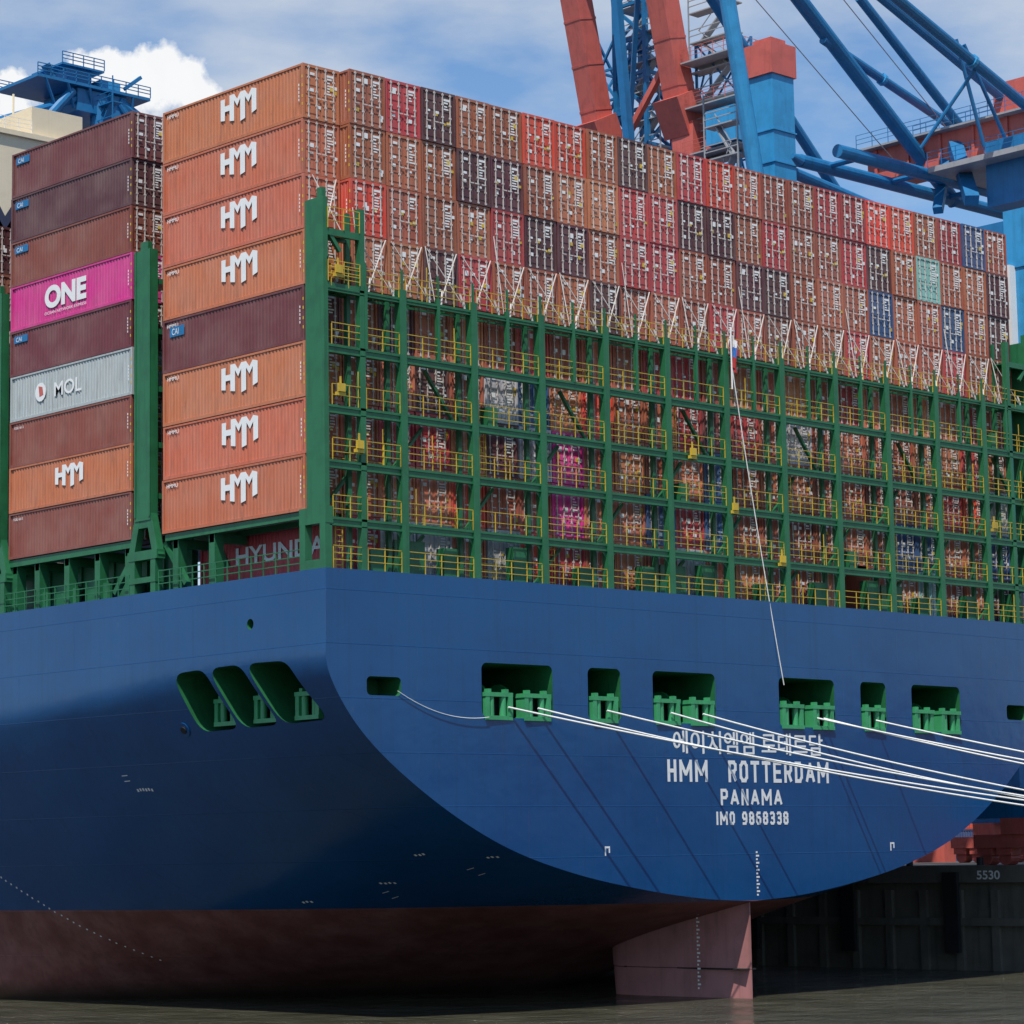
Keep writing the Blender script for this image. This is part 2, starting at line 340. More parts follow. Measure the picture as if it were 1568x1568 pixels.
def block(body,xl,xr,z0,z1,name,th=.175):
    wd={'M':.86,'I':.2,' ':.42,'A':.72,'T':.62}; gap=.2
    tot=sum(wd.get(ch,.6) for ch in body)+gap*(len(body)-1); h=z1-z0; kx=(xr-xl)/tot; t=h*th; m=MB(); x=xl; n=0
    for ch in body:
        wch=wd.get(ch,.6)*kx
        for pl in FONT.get(ch,[]):
            for (a,b_),(c_,d_) in zip(pl[:-1],pl[1:]):
                p0=Vector((x+t/2+a*(wch-t),z0+t/2+b_*(h-t))); p1=Vector((x+t/2+c_*(wch-t),z0+t/2+d_*(h-t)))
                dv=(p1-p0).normalized(); diag=abs(dv.x)>.02 and abs(dv.y)>.02
                e=dv*(t*(.18 if diag else .5)); nn=Vector((-dv.y,dv.x))*t/2; q=[p0-e-nn,p1+e-nn,p1+e+nn,p0-e+nn]
                m.quad([(v.x,sy(v.x)-.012-.0008*n,min(max(v.y,z0),z1)) for v in q]); n=(n+1)%12
        x+=wch+gap*kx
    m.obj(name,[WHITE],ship)
block('HMM  ROTTERDAM',23.7,37.6,12.15,13.38,'name_lettering'); block('PANAMA',28.0,33.3,10.85,11.78,'port_lettering',.19); block('IMO 9868338',27.6,33.8,9.75,10.5,'imo_lettering',.2)
mb=MB(); yt=-.815
for i in range(13):
    z=5.75+i*.2; mb.quad([(30.85,yt,z),(31.0+(.12 if i%2 else 0),yt,z),(31.0+(.12 if i%2 else 0),yt,z+.1),(30.85,yt,z+.1)])
for i in range(22):
    z=.5+i*.22; y=2.6; mb.quad([(29.55,y+.12,z),(29.55,y-(.12 if i%2 else 0),z),(29.55,y-(.12 if i%2 else 0),z+.1),(29.55,y+.12,z+.1)])
bpy.context.view_layer.update()
def hmark(y,z,w_,h_):
    ok,loc,nor,idx=hull.ray_cast(Vector((-20,y,z)),Vector((1,0,0)))
    if not ok: return
    tv=nor.cross(Vector((0,1,0))).normalized(); tu=tv.cross(nor).normalized(); o=loc+nor*.02
    mb.quad([o-tu*w_/2-tv*h_/2,o+tu*w_/2-tv*h_/2,o+tu*w_/2+tv*h_/2,o-tu*w_/2+tv*h_/2])
for i in range(28):
    t=i/27; hmark(36.5-9*t+random.uniform(-.05,.05),8.1-5.6*t,.12,.12)
for (y0,z0,n) in ((19.5,12.2,6),(4.5,8.4,3),(8.5,6.9,4),(14,5.9,3),(1.2,8.2,3)):
    for i in range(n): hmark(y0-.24*i,z0+random.uniform(-.04,.04),.14,.18)
for (y0,z0) in ((9,6.4),(3,7.6),(20,13)):
    hmark(y0,z0,.5,.05); hmark(y0,z0-.3,.5,.05)
mb.obj('draft_marks',[WHITE],ship)
for xx in (18.9,43.5):
    m3=MB(); zz=8.15; yy=sy(xx)-.012
    m3.quad([(xx-.2,yy,zz),(xx-.1,yy,zz),(xx-.1,yy,zz+.5),(xx-.2,yy,zz+.5)]); m3.quad([(xx-.09,yy,zz+.4),(xx+.2,yy,zz+.4),(xx+.2,yy,zz+.5),(xx-.09,yy,zz+.5)]); m3.quad([(xx+.1,yy,zz+.15),(xx+.2,yy,zz+.15),(xx+.2,yy,zz+.39),(xx+.1,yy,zz+.39)]); m3.obj('tug_mark',[WHITE],ship)
# ------------------------------------------------------------------ containers
L40=12.19; W=2.438; H9=2.896
def container_mesh(seed,sides,L=L40):
    rnd=random.Random(seed); mb=MB()
    fy=.09
    if not sides: mb.box(.03,W-.03,fy,L-.03,.06,H9-.03,0)
    else:
        mb.box(.09,W-.09,fy,L-.03,.06,H9-.09,0)
        per=.28; n=int((L-.5)/per); y=.22
        for k in range(n):
            ya=y+k*per
            for xs,sg in ((.03,1),(W-.03,-1)):
                P=[(xs,ya),(xs,ya+.10),(xs+.036*sg,ya+.15),(xs+.036*sg,ya+.23),(xs,ya+per)]
                for (xa,y1),(xb,y2) in zip(P[:-1],P[1:]): mb.quad([(xa,y1,.16),(xb,y2,.16),(xb,y2,H9-.12),(xa,y1,H9-.12)],0)
        for xs in ((0,.1),(W-.1,W)):
            mb.box(xs[0],xs[1],.16,L-.16,0,.17,0); mb.box(xs[0],xs[1],.16,L-.16,H9-.12,H9-.01,0)
            mb.box(xs[0],xs[1],L-.16,L,0,H9,0)
        for k in range(4):
            z=.55+k*.5+rnd.random()*.1; mb.box(-.012,.0,.03,.10,z,z+.16,3)
        for k in range(5): mb.box(-.012,.0,.30,.36,.9+k*.2,1.03+k*.2,2)
    mb.box(0,.13,0,.16,0,H9,0); mb.box(W-.13,W,0,.16,0,H9,0)
    mb.box(.13,W-.13,.005,.16,0,.16,0); mb.box(.13,W-.13,.005,.16,H9-.15,H9,0)
    mb.box(.13,W-.13,.085,.1,.16,H9-.15,4)
    for a,b_ in ((.15,W/2-.015),(W/2+.015,W-.15)):
        mb.box(a,b_,.06,.09,.18,H9-.17,0)
        for k in range(5):
            z=.32+k*.5; mb.box(a+.08,b_-.08,.035,.06,z,z+.3,0)
    for x in (.38,.92,W-.92,W-.38):
        mb.box(x-.028,x+.028,-.01,.035,.05,H9-.05,1)
        for z in (.12,.75,1.5,2.2,2.74): mb.box(x-.075,x+.075,-.015,.03,z-.045,z+.045,1)
    for x in (.5,1.05,W-1.0,W-.5): mb.box(x-.16,x+.14,-.03,.0,1.12,1.18,1)
    def lab(x,z,w_,h_,m_=2): mb.box(x,x+w_,.022,.034,z,z+h_,m_)
    lab(1.62,2.42,.42,.12); lab(1.62,2.27,rnd.uniform(.1,.34),.09)
    for k in range(rnd.randint(2,7)): lab(1.62+rnd.random()*.04,2.08-k*.15,.16+.26*rnd.random(),.075)
    if rnd.random()<.8: lab(rnd.choice((.5,1.02)),rnd.uniform(1.3,2.3),.24,rnd.uniform(.14,.3))
    for k in range(rnd.randint(1,4)): lab(rnd.choice((.46,1.0,1.62,2.1)),rnd.uniform(.4,1.9),rnd.uniform(.12,.26),rnd.uniform(.1,.22),rnd.choice((2,2,3)))
    if rnd.random()<.5: lab(.5,2.35,.3,.14)
    if rnd.random()<.6: lab(W-.62,rnd.uniform(1.0,1.9),.24,.24,3)
    return mb.mesh('container_%s_%d'%('side' if sides else 'end',seed),[CONT,GALV,WHITE,YEL,MAG])
ENDS=[container_mesh(s,False) for s in range(18)]; SID=[container_mesh(50+s,True) for s in range(4)]
PAL={'h':(.53,.148,.068),'b':(.36,.095,.050),'o':(.48,.155,.078),'c':(.42,.045,.052),'d':(.095,.030,.036),'r':(.66,.07,.04),
 'B':(.03,.085,.22),'T':(.22,.45,.40),'g':(.40,.41,.41),'m':(.62,.03,.24),'k':(.15,.035,.04),'n':(.24,.062,.042),'w':(.42,.46,.46)}
def container(x,y,z,code,sides=False,hs=1.0,rot=0,gain=1.0):
    o=bpy.data.objects.new('shipping_container',random.choice(SID if sides else ENDS)); scene.collection.objects.link(o)
    o.location=(x+random.uniform(-.02,.02),y+random.uniform(-.05,.05),z); o.scale=(1,1,hs); o.rotation_euler.z=rot
    j=(random.uniform(.8,1.22) if not sides else random.uniform(.92,1.06))*gain; c=PAL[code]; o.color=(c[0]*j,c[1]*j*random.uniform(.88,1.18),c[2]*j,1)
    return o
ROWP=2.505
TOP=["hbcdbbrrbdbcrbbbccrrbcBb","hbbbddbooccddbcbbcdbTbbd","hrbbocddbccbbddbobBbbBbd","hoodcbbbdbobcbnbbcbbbcbb","kbdoobcbobccbobobcobobcb"]
def rc(): return random.choices('bbbnoocddrBTgkm',[5,4,4,2,6,4,4,1.3,1.2,1.8,2.2,.9,1.6,.6,.7])[0]
def logo():
    mb=MB()
    def pg(pts): mb.quad([(-.022,3.1*(1-a/10)-1.55,(b_/5.6)*1.6-.8) for a,b_ in pts])
    pg([(0,1.2),(1.2,1.0),(1.2,5.2),(0,5.2)]); pg([(1.2,2.7),(2.5,2.7),(2.5,3.8),(1.2,3.8)]); pg([(2.5,.7),(3.8,.45),(3.8,5.6),(2.5,5.6)])
    pg([(3.8,4.4),(4.65,3.1),(4.65,4.5),(3.8,5.6)]); pg([(4.65,3.1),(5.5,4.4),(5.5,5.6),(4.65,4.5)]); pg([(5.5,0),(6.85,.3),(6.85,5.6),(5.5,5.6)])
    pg([(6.85,4.4),(7.75,3.1),(7.75,4.5),(6.85,5.6)]); pg([(7.75,3.1),(8.65,4.4),(8.65,5.6),(7.75,4.5)]); pg([(8.65,.8),(10,1.2),(10,5.2),(8.65,5.6)])
    return mb.mesh('logo',[WHITE])
LOGO=logo()
def put_logo(cont,yc=5.4,zc=1.73,s=1.0):
    o=bpy.data.objects.new('company_logo',LOGO); scene.collection.objects.link(o); o.parent=cont; o.location=(0,yc,zc); o.scale=(1,s,s)
def side_text(cont,body,yl,yr,z0,z1,mat=None,bold=0.): return text(body,yl,yr,z0,z1,mat or WHITE,'side_lettering',cont,'side',-.015,bold)
for i in range(24):
    x=.3+ROWP*i
    for t in range(9):
        if i==0 and t==0: continue
        z=Zt-TP*(9-t)
        code=TOP[8-t][i] if t>=4 else rc()
        if i==0: code='k' if t==4 else 'h'
        if i==1 and t==0: code='c'
        if i>0 and t==0 and random.random()<.12: continue
        y=1.14 if (t>=5 and i>0) else 1.9
        c_=container(x,y,z,code,sides=(i<2 or i==23),gain=1.2 if (t<5 and i>0) else 1.0)  # lower tiers coloured brighter to offset the shade behind the lashing bridge
        if i==0:
            if t!=4: put_logo(c_)
            else:
                m3=MB(); m3.quad([(-.016,11.5,1.9),(-.016,10.2,1.9),(-.016,10.2,2.45),(-.016,11.5,2.45)]); m3.obj('blue_patch',[BLUEC],c_); side_text(c_,'CAI',11.3,10.7,2.0,2.35).location.x=-.01
            side_text(c_,'HMMU',11.75,10.75,2.42,2.62,bold=.01)
        if i==1 and t==0:
            side_text(c_,'HYUNDAI',9.0,1.2,1.05,2.0,bold=.02)
            m3=MB(); m3.quad([(-.015,10.6,1.05),(-.015,9.5,1.05),(-.015,10.05,2.0)]); m3.obj('triangle_logo',[GREEN],c_)
Z2=25.75; P2=2.683
B2=['n','h','n','w','k','m','n','d','k']
for i in range(4):
    for t in range(9):
        c_=container(.3+ROWP*i,17.0,Z2+P2*t,B2[t] if i==0 else rc(),sides=(i==0),hs=2.66/H9)
        if i==0:
            if t==1: put_logo(c_,6.0,1.7,.9)
            elif t==5:
                side_text(c_,'ONE',8.6,4.4,.85,2.3,bold=.05); side_text(c_,'OCEAN NETWORK EXPRESS',8.6,4.4,.48,.66)
            elif t==3:
                side_text(c_,'MOL',7.6,4.9,1.0,1.9,bold=.01)
                m3=MB(); m3.quad([(-.016,9.0+.55*math.cos(a*math.pi/9),1.5+.6*math.sin(a*math.pi/9)) for a in range(18)]); m3.obj('round_logo',[WHITE],c_)
                m3=MB(); m3.quad([(-.024,9.1,1.2),(-.024,8.7,1.3),(-.024,8.8,1.8),(-.024,9.2,1.9)]); m3.obj('round_logo_mark',[REDC],c_)
            elif t in (4,6,7,8):
                m3=MB(); m3.quad([(-.016,11.7,2.1),(-.016,10.3,2.1),(-.016,10.3,2.55),(-.016,11.7,2.55)]); m3.obj('blue_patch',[BLUEC],c_); side_text(c_,'CAI',11.5,10.9,2.18,2.46).location.x=-.01
            else:
                side_text(c_,'TGBU 6613',11.7,10.7,2.4,2.55)
for yb_,nr in ((31.6,2),(46.7,1),(61.5,1)):
    for i in range(nr):
        for t in range(7): container(.3+ROWP*i,yb_,25.75+TP*t,rc(),sides=(i==0))
# ------------------------------------------------------------------ lashing bridge
G=MB(); Yl=MB()
LV_=[25.2,28.1,30.9,34.0,37.0]; top=37.2
xs=[.3+5.01*k for k in range(13)]
def rail(m,p,q,hs=(.4,.75,1.1),sp=1.25,t=.04,h=1.1,r=.034):
    p=Vector(p); q=Vector(q); L_=(q-p).length
    for z in hs: m.beam(p+Vector((0,0,z)),q+Vector((0,0,z)),r,r)
    n=max(1,round(L_/sp))
    for i in range(n+1):
        a=p.lerp(q,i/n); m.beam(a,a+Vector((0,0,h)),t,t)
for k,x in enumerate(xs):
    if 0<k<12:
        G.box(x-.22,x+.22,-.05,.4,Zd,top+.25); G.box(x-.12,x+.12,1.2,1.42,Zd,top)
        for lz in LV_[:4]:
            G.quad([(x-.22,.1,lz-.36),(x-.62,.1,lz-.36),(x-.22,.1,lz-.8)]); G.quad([(x+.22,.1,lz-.36),(x+.62,.1,lz-.36),(x+.22,.1,lz-.8)])
for s in (0,1):
    fx=(lambda a:a) if s==0 else (lambda a:60.9-a)
    def bx(a,b_,y0,y1,z0,z1): G.box(min(fx(a),fx(b_)),max(fx(a),fx(b_)),y0,y1,z0,z1)
    bx(0,.3,0,1.45,25.75,41.6); bx(0,.45,0,.45,Zd,24.9); bx(0,.45,1.6,2.05,Zd,24.9); bx(0,.5,-.02,2.07,24.9,25.75); bx(0,.4,.45,1.6,Zd,23.1)
    bx(.02,.28,.1,.5,41.6,42.1); bx(2.4,2.75,0,.35,Zd,41.3); bx(2.45,2.7,1.1,1.35,Zd,41.3)
    for z in (37.2,40.0): bx(.3,2.4,.02,.25,z-.35,z); bx(.3,2.4,1.1,1.3,z-.3,z)
    for z in (37.25,40.0): bx(.3,2.4,.25,1.1,z-.08,z-.02)
    G.beam((fx(.3),.15,40.0),(fx(1.2),.15,38.9),.2)
for z in LV_:
    hh=.36 if z<36 else .2
    G.box(.3,60.6,.06,.18,z-hh,z-.03); G.box(.3,60.6,1.27,1.36,z-.15,z-.03)
    G.box(.3,60.6,.0,.24,z-hh-.05,z-hh); G.box(.3,60.6,0,.06,z-.1,z+.03)
    for q in range(4): G.box(.3,60.6,.2+q*.27,.2+q*.27+.06,z-.029,z)
    for q in range(24): G.box(1.5+q*2.505,1.56+q*2.505,.181,1.269,z-.12,z-.031)
for k in range(24):
    x=.3+2.505*k
    if k%2: G.box(x-.1,x+.1,-.02,.2,34,top+.1)
    G.box(x-.05,x+.05,.0,.1,37.2,38.5)
for k in range(12):
    x0,x1=xs[k],xs[k+1]
    for (za,zb,fl) in ((Zd,LV_[0],k%2),(LV_[0],LV_[1],(k+1)%2),(LV_[1],LV_[2],k%2),(LV_[2],LV_[3],(k+1)%2)):
        if (k*7+int(za))%2==0: continue
        if fl: G.beam((x0+.2,1.33,za),(x0+2.4,1.33,zb-.3),.2,.15)
        else: G.beam((x1-.2,1.33,za),(x1-2.4,1.33,zb-.3),.2,.15)
    if k%4==1: G.box(x0+.3,x0+2.4,1.2,1.3,Zd,Zd+1.9)
    G.box(x0+3.2,x0+4.2,.6,1.2,Zd,Zd+1.2+.4*(k%3))
    if k%3==2: G.box(x0+1.2,x0+1.9,.3,.9,LV_[k%4]+.01,LV_[k%4]+1.1)
for z in [Zd]+LV_:
    for k in range(12):
        a=.24
        rail(Yl,(xs[k]+a,.03,z),(xs[k+1]-a,.03,z),hs=(.45,.8,1.15) if random.random()<.8 else (.55,1.1))
        if random.random()<.12: rail(Yl,(xs[k]+a,1.43,z),(xs[k+1]-a,1.43,z),sp=2.5,r=.03)
        if random.random()<.3:
            xx=xs[k]+random.uniform(.6,4.2); Yl.beam((xx,.06,z),(xx,.06,z+1.9),.04)
for z in (40.0,37.25): rail(Yl,(.3,-.02,z),(2.4,-.02,z)); rail(Yl,(.35,.1,z),(.35,1.3,z))
for k,z in ((0,0),(2,2),(5,3),(7,2),(9,1),(11,3),(3,0),(10,2)):
    x=xs[k]+1.1; za=([Zd]+LV_)[z]; zb=([Zd]+LV_)[z+1]
    for d in (0,.45): Yl.beam((x+d,.9,za),(x+d,.9,zb+.9),.05)
    for s in range(int((zb-za)/.3)): Yl.beam((x,.9,za+.3*s),(x+.45,.9,za+.3*s),.04)
for x,z in ((.9,38.0),(1.0,31.9),(2.2,29.1),(27.2,31.1),(30.7,28.2),(34.8,25.4),(56,29),(59.8,31)):
    Yl.box(x-.22,x+.22,-.22,-.08,z-.3,z+.12); Yl.box(x-.3,x+.3,-.16,.0,z-.5,z-.32); Yl.box(x-.05,x+.05,-.1,-.05,z-.3,z+.5)
G.obj('lashing_bridge',[GREEN],ship); Yl.obj('yellow_railings',[YEL],ship)
Rm=MB()
for i in range(1,24):
    x=.3+ROWP*i; z0=37.25; a=.12
    Rm.cyl((x+a+.25,.25,z0),(x+W-.15,1.05,z0+3.0),.032,5); Rm.cyl((x+W-a-.25,.32,z0),(x+.15,1.05,z0+3.0),.032,5)
    if i%2: Rm.cyl((x+.1,.4,z0),(x+.05,1.05,z0+4.4 if i%4==1 else z0+3.1),.028,5)
    for q in (x+.35,x+W-.35): Rm.cyl((q,.2,z0-.25),(q+(.25 if q<x+1.2 else -.25),.35,z0+.65),.06,6)
for d in (0,1): Rm.cyl((.5+d,.4,40.1),(2.4-d*1.6,1.8,43.2),.03,5)
Rm.obj('lashing_rods',[GALV],ship)
T=MB()
def tower(yc,h=41.6):
    T.box(.05,.55,yc-.72,yc+.72,26.6,h); T.box(.15,.45,yc-.35,yc+.35,h,h+.5)
    for s in (-1,1):
        T.beam((.3,yc+s*.5,26.9),(.3,yc+s*1.15,24.6),.5,.42,up=(1,0,0)); T.box(.05,.55,yc+s*.95-.22,yc+s*.95+.22,Zd,24.7)
    T.box(.02,.58,yc-1.35,yc+1.35,24.45,24.95); T.box(.02,.58,yc-1.2,yc+1.2,23.2,23.5); T.box(.1,.5,yc-.8,yc+.8,26.2,26.7)
    for z in (28.1,30.9,34.0,37.2,40): T.box(.5,12,yc-.65,yc+.65,z-.3,z)
    for x in (3,8): T.box(x,x+.4,yc-.5,yc+.5,Zd,37.2)
    for s in (-1,1): T.box(.0,.06,yc+s*.66-.06,yc+s*.66+.06,26.8,h)
for yc in (15.6,30.4,45.6): tower(yc)
for yc in (15.6,30.4): rail(T,(.1,yc-.6,40),(.1,yc+.6,40))
T.box(.4,.8,2.1,14.0,25.35,25.7); T.box(2.3,2.65,2.1,14,25.35,25.7)
for y in (10.0,13.2,17.6,20.5,23.5,26.5,28.8,32,36,40):
    T.box(.5,1.1,y-.25,y+.25,Zd,25.4); T.box(.5,2.7,y-.2,y+.2,24.9,25.4)
T.box(.4,.9,17,60,25.3,25.7); T.box(2.6,3.0,16.2,60,Zd,25.5)
for y in np.arange(17,58,1.6): T.box(2.45,2.6,y-.08,y+.08,Zd,25.4)
for y in (19,22.2,25.1,35,38): T.box(1.2,2.3,y-.5,y+.5,Zd,Zd+1.3); T.cyl((1.0,y+1.2,Zd),(1.0,y+1.2,Zd+1.0),.3,10)
T.beam((.7,14.3,25.3),(.7,12.4,Zd+.3),.3); T.beam((.7,16.9,25.3),(.7,19,Zd+.3),.3)
for y0,y1 in ((2.1,14.2),(16.9,29.2),(31.8,44.5),(46.5,60)): rail(T,(.12,y0,Zd),(.12,y1,Zd),sp=1.0,t=.06,r=.05)
T.obj('side_lashing_towers',[GREEN],ship)
# ------------------------------------------------------------------ mooring fairleads
Fm=MB()
def fair(fn,u):
    def b_(u0,u1,d0,d1,z0,z1,m=0):
        a=fn(u0,d0,z0); c=fn(u1,d1,z1); Fm.box(min(a[0],c[0]),max(a[0],c[0]),min(a[1],c[1]),max(a[1],c[1]),z0,z1,m)
    b_(u-.95,u+.95,-.12,.7,15.28,15.5); b_(u-.95,u-.66,-.08,.6,15.5,16.5); b_(u+.66,u+.95,-.08,.6,15.5,16.5); b_(u-1.0,u+1.0,-.10,.65,16.5,16.72)
    b_(u-.66,u+.66,.5,.56,15.5,16.5,2)
    for s in (-.42,.42): Fm.cyl(fn(u+s,.15,15.5),fn(u+s,.15,16.5),.19,12,0)
    for s in (-.6,.6): b_(u+s-.12,u+s+.12,.0,.3,16.72,16.9)
for x0,x1 in OPN:
    cs=[x0+1.15,x1-1.15] if x1-x0>4 else [(x0+x1)/2]
    for c_ in cs: fair(lambda u,d,z:(u,sy(u)+d,z),c_)
for yc in (3.6,7.0,10.4): fair(lambda u,d,z:(1.75+d,u,z),yc)
Fm.obj('mooring_fairleads',[GREENB,GREY,DARK],ship,True)
W2=MB()
for x0,x1 in OPN:
    if x1-x0>4:
        W2.cyl((x0+1,2.6,16.4),(x1-1,2.6,16.4),.6,14)
        for x in (x0+1,x0+2.4,x1-1): W2.cyl((x-.08,2.6,16.4),(x+.08,2.6,16.4),1.0,18)
W2.obj('mooring_winches',[GREENB],ship,True)
ok,loc,nor,idx=hull.ray_cast(Vector((-20,13.2,15.2)),Vector((1,0,0)))
if ok:
    m3=MB(); m3.cyl(loc-nor*.1,loc+nor*.06,.42,20); m3.cyl(loc+nor*.05,loc+nor*.12,.2,14,1); m3.obj('side_chock',[HULL,DARK],ship,True)
# ------------------------------------------------------------------ deckhouse
D=MB(); D.box(16,36.7,75,92,Zd,66.3); D.box(31.8,36.7,75.4,90,66.7,69.2); D.box(15.8,37.1,74.7,92.3,66.3,66.7)
D.box(20,29,77,90,66.7,68.0); D.cyl((33,80,69.2),(33,80,71.5),.1,6); D.cyl((30,78,66.7),(30,78,70.2),.35,10)
D.obj('deckhouse',[CREAM],ship)
rr=MB(); rail(rr,(16,74.9,66.7),(31.5,74.9,66.7)); rr.obj('deckhouse_railings',[WHITE],ship)
text('HMM',22.0,30.4,57.3,60.8,NAVY,'deckhouse_lettering',ship,pos=74.95,bold=.03)
Fg=MB(); Fg.cyl((30.55,-.3,35),(30.55,-.3,38.7),.05,8); Fg.obj('flag_staff',[WHITE],ship)
fm,nt,p=nodes('flag_cloth'); g=N(nt,'ShaderNodeTexCoord'); sx=N(nt,'ShaderNodeSeparateXYZ'); nt.links.new(g.outputs['Object'],sx.inputs[0])
c1=mixc(nt,ramp(nt,sx.outputs['Z'],36.9,36.92),(.5,.03,.03),(.05,.2,.55)); c1=mixc(nt,ramp(nt,sx.outputs['Z'],37.5,37.52),c1,(.75,.75,.75)); nt.links.new(c1,p.inputs['Base Color']); p.inputs['Roughness'].default_value=.8
me=MB()
for i in range(8):
    for j in range(8):
        def P(a,b_): return (30.6+.3*math.sin(a*1.1)*.3+a*.045,-.3-.10*math.sin(a*1.4+b_*.3),36.3+b_*.26-a*.06)
        me.quad([P(i,j),P(i+1,j),P(i+1,j+1),P(i,j+1)])
me.obj('flag',[fm],ship,True)
# ------------------------------------------------------------------ mooring lines
def rope(a,b_,sag,r=.052,name='mooring_line'):
    cu=bpy.data.curves.new(name,'CURVE'); cu.dimensions='3D'; cu.bevel_depth=r; cu.bevel_resolution=2
    sp=cu.splines.new('POLY'); n=28; sp.points.add(n)
    for i in range(n+1):
        t=i/n; q=Vector(a).lerp(Vector(b_),t); q.z-=sag*4*t*(1-t); sp.points[i].co=(*q,1)
    cu.materials.append(ROPE); return link(bpy.data.objects.new(name,cu))
Q=(66,-30,7.6)
for x,dy,dz,sag in ((11.8,0,0,1.2),(13.9,1.2,.0,1.5),(19.0,.3,0,1.3),(24.0,1.6,0,1.6),(26.6,.8,0,1.4),(36.6,-9,0,.9),(37.2,-8,0,1.2),(42.2,-8.5,0,.8)):
    rope((x,sy(x)-.1,15.95),(Q[0],Q[1]+dy,Q[2]+dz),sag)
rope((30.6,-.3,36.2),(33.6,-.95,17.8),.5,.03,'flag_halyard')
rope((4.4,-.3,16.6),(10.4,-.62,15.4),.5,.02,'messenger_line')
# ------------------------------------------------------------------ quay
cm_=paint('concrete_quay',(.13,.12,.10),.85,.6,(.035,.032,.028),scale=.5)
Qm=MB(); Qm.box(63.4,2500,-1500,3000,-12,7.0)
for y in np.arange(-120,200,3.0): Qm.box(63.1,63.4,y,y+.6,-5,5.4)
Qm.box(62.9,63.4,-400,700,5.9,7.05); Qm.box(63.0,63.4,-400,700,3.0,3.5)
quay=Qm.obj('quay',[cm_])
fn=MB()
for y in np.arange(-90,200,9): fn.box(62.6,62.9,y,y+1.2,1.2,6.6)
for y in np.arange(-88,200,6): fn.cyl((64,y,7.0),(64,y,7.6),.25,10)
fn.obj('quay_fenders',[DARK],quay)
text('5530',7.5,5.6,6.1,6.7,WHITE,'quay_number',quay,'side',62.88,.02)
for k in range(-14,9):
    for xr_ in (112,116):
        for t in range(random.choice((3,4,5))):
            container(xr_,12.9*k,7.0+2.91*t,random.choice('bocBrgTbnowdB'),sides=True)
TM=paint('distant_foliage',(.035,.06,.03),.9,.5,scale=.05)
tm=MB(); rnd=random.Random(3); prevp=None
for i in range(240):
    a=math.radians(-20+i*.6); Rr=2400+rnd.uniform(-40,40); h=14+rnd.uniform(0,9)+6*math.sin(i*.3); q=(-82+Rr*math.sin(a),-99+Rr*math.cos(a))
    if prevp: tm.quad([(*prevp[0],0),(*q,0),(*q,h),(*prevp[0],prevp[1])])
    prevp=(q,h)
tm.obj('distant_trees',[TM])
# ------------------------------------------------------------------ cranes
def lattice(m,x,y,z0,z1,w_,d_,step=3.0,r=.22,mi=0):
    P=[(x-w_/2,y-d_/2),(x+w_/2,y-d_/2),(x+w_/2,y+d_/2),(x-w_/2,y+d_/2)]
    for q in P: m.beam((*q,z0),(*q,z1),r*1.4,m=mi)
    z=z0; fl=0
    while z<z1-.1:
        zn=min(z+step,z1)
        for i in range(4):
            a,b_=P[i],P[(i+1)%4]
            m.beam((*a,z),(*b_,z),r,m=mi); m.beam((*(a if fl else b_),z),(*(b_ if fl else a),zn),r,m=mi)
        z=zn; fl^=1
def stairs(m,x,y,z0,z1,w_=3.6,mi=0):
    z=z0; fl=0
    while z<z1:
        a=-w_/2 if fl else w_/2
        m.beam((x,y+a,z),(x,y-a,z+2.6),.7,.12,m=mi,up=(0,0,1)); m.beam((x-.35,y+a,z+1),(x-.35,y-a,z+3.6),.07,m=mi)
        m.box(x-.6,x+.6,y-w_/2-.9,y+w_/2+.9,z+2.55,z+2.65,mi)
        for s in (-1,1): m.beam((x-.6,y+s*(w_/2+.9),z+2.6),(x-.6,y+s*(w_/2+.9),z+5.2),.1,m=mi)
        m.beam((x-.6,y-w_/2-.9,z+3.7),(x-.6,y+w_/2+.9,z+3.7),.07,m=mi); m.beam((x-.6,y-w_/2-.9,z+3.2),(x-.6,y+w_/2+.9,z+3.2),.07,m=mi)
        z+=2.6; fl^=1
ca=empty('gantry_crane'); m=MB()
for yy in (54.3,44.6):
    xt=72.2; m.beam((xt,yy,88),(81.8,yy,45),2.0,1.9,0,up=(0,1,0)); m.box(80.8,83.0,yy-1,yy+1,8.8,44.1,0)
    m.box(62.5,110,yy-.7,yy+.7,44.2,46.4,0)
    m.beam((xt+3.2,yy,71.5),(xt+4.6,yy,68.5),3.0,2.8,0,up=(0,1,0))
    for q in np.arange(0,1,.09): m.beam((xt+9.6*q,yy,88-43*q),(xt+9.6*q+.05,yy,87.8-43*q),2.08,1.98,0,up=(0,1,0))
    m.box(64.6,67.2,yy-1.1,yy+1.1,8.8,44.1,0)
    m.box(103,105,yy-1,yy+1,8.8,44.1,0)
    for x in (65.9,104): m.box(x-.8,x+.8,yy-4,yy+4,7.0,8.8,0)
m.beam((75.6,45,75.5),(75.9,53.8,66),.5,m=0); m.box(73,74.5,45,54,83.6,85.4,0)
m.box(75.5,79,42.8,45.2,66.0,69.0,0); m.box(76,80,39.5,42,66.2,67.2,0)
lattice(m,79,51.6,46.5,90,3.2,3.6,3.2,.28,1); lattice(m,80.5,56.5,46.5,80,2,2,2.8,.2,1)
m.beam((77.4,50,46),(72.8,49.4,88),.7,m=1); m.beam((78,53,66),(74,47,84),.4,m=1)
stairs(m,77,41.3,50,80,3.2,2); lattice(m,77.9,41.3,50,76,1.8,4.6,5.2,.13,1)
stairs(m,78,50.5,58,88,2.6,2)
for z in (66,70,74): m.box(75,79,37.5,43.6,z-.12,z,2); rail(m,(75,37.5,z),(75,43.6,z)); rail(m,(75,37.5,z),(79,37.5,z))
m.box(74.5,79,37.3,40.5,66.1,69,3)
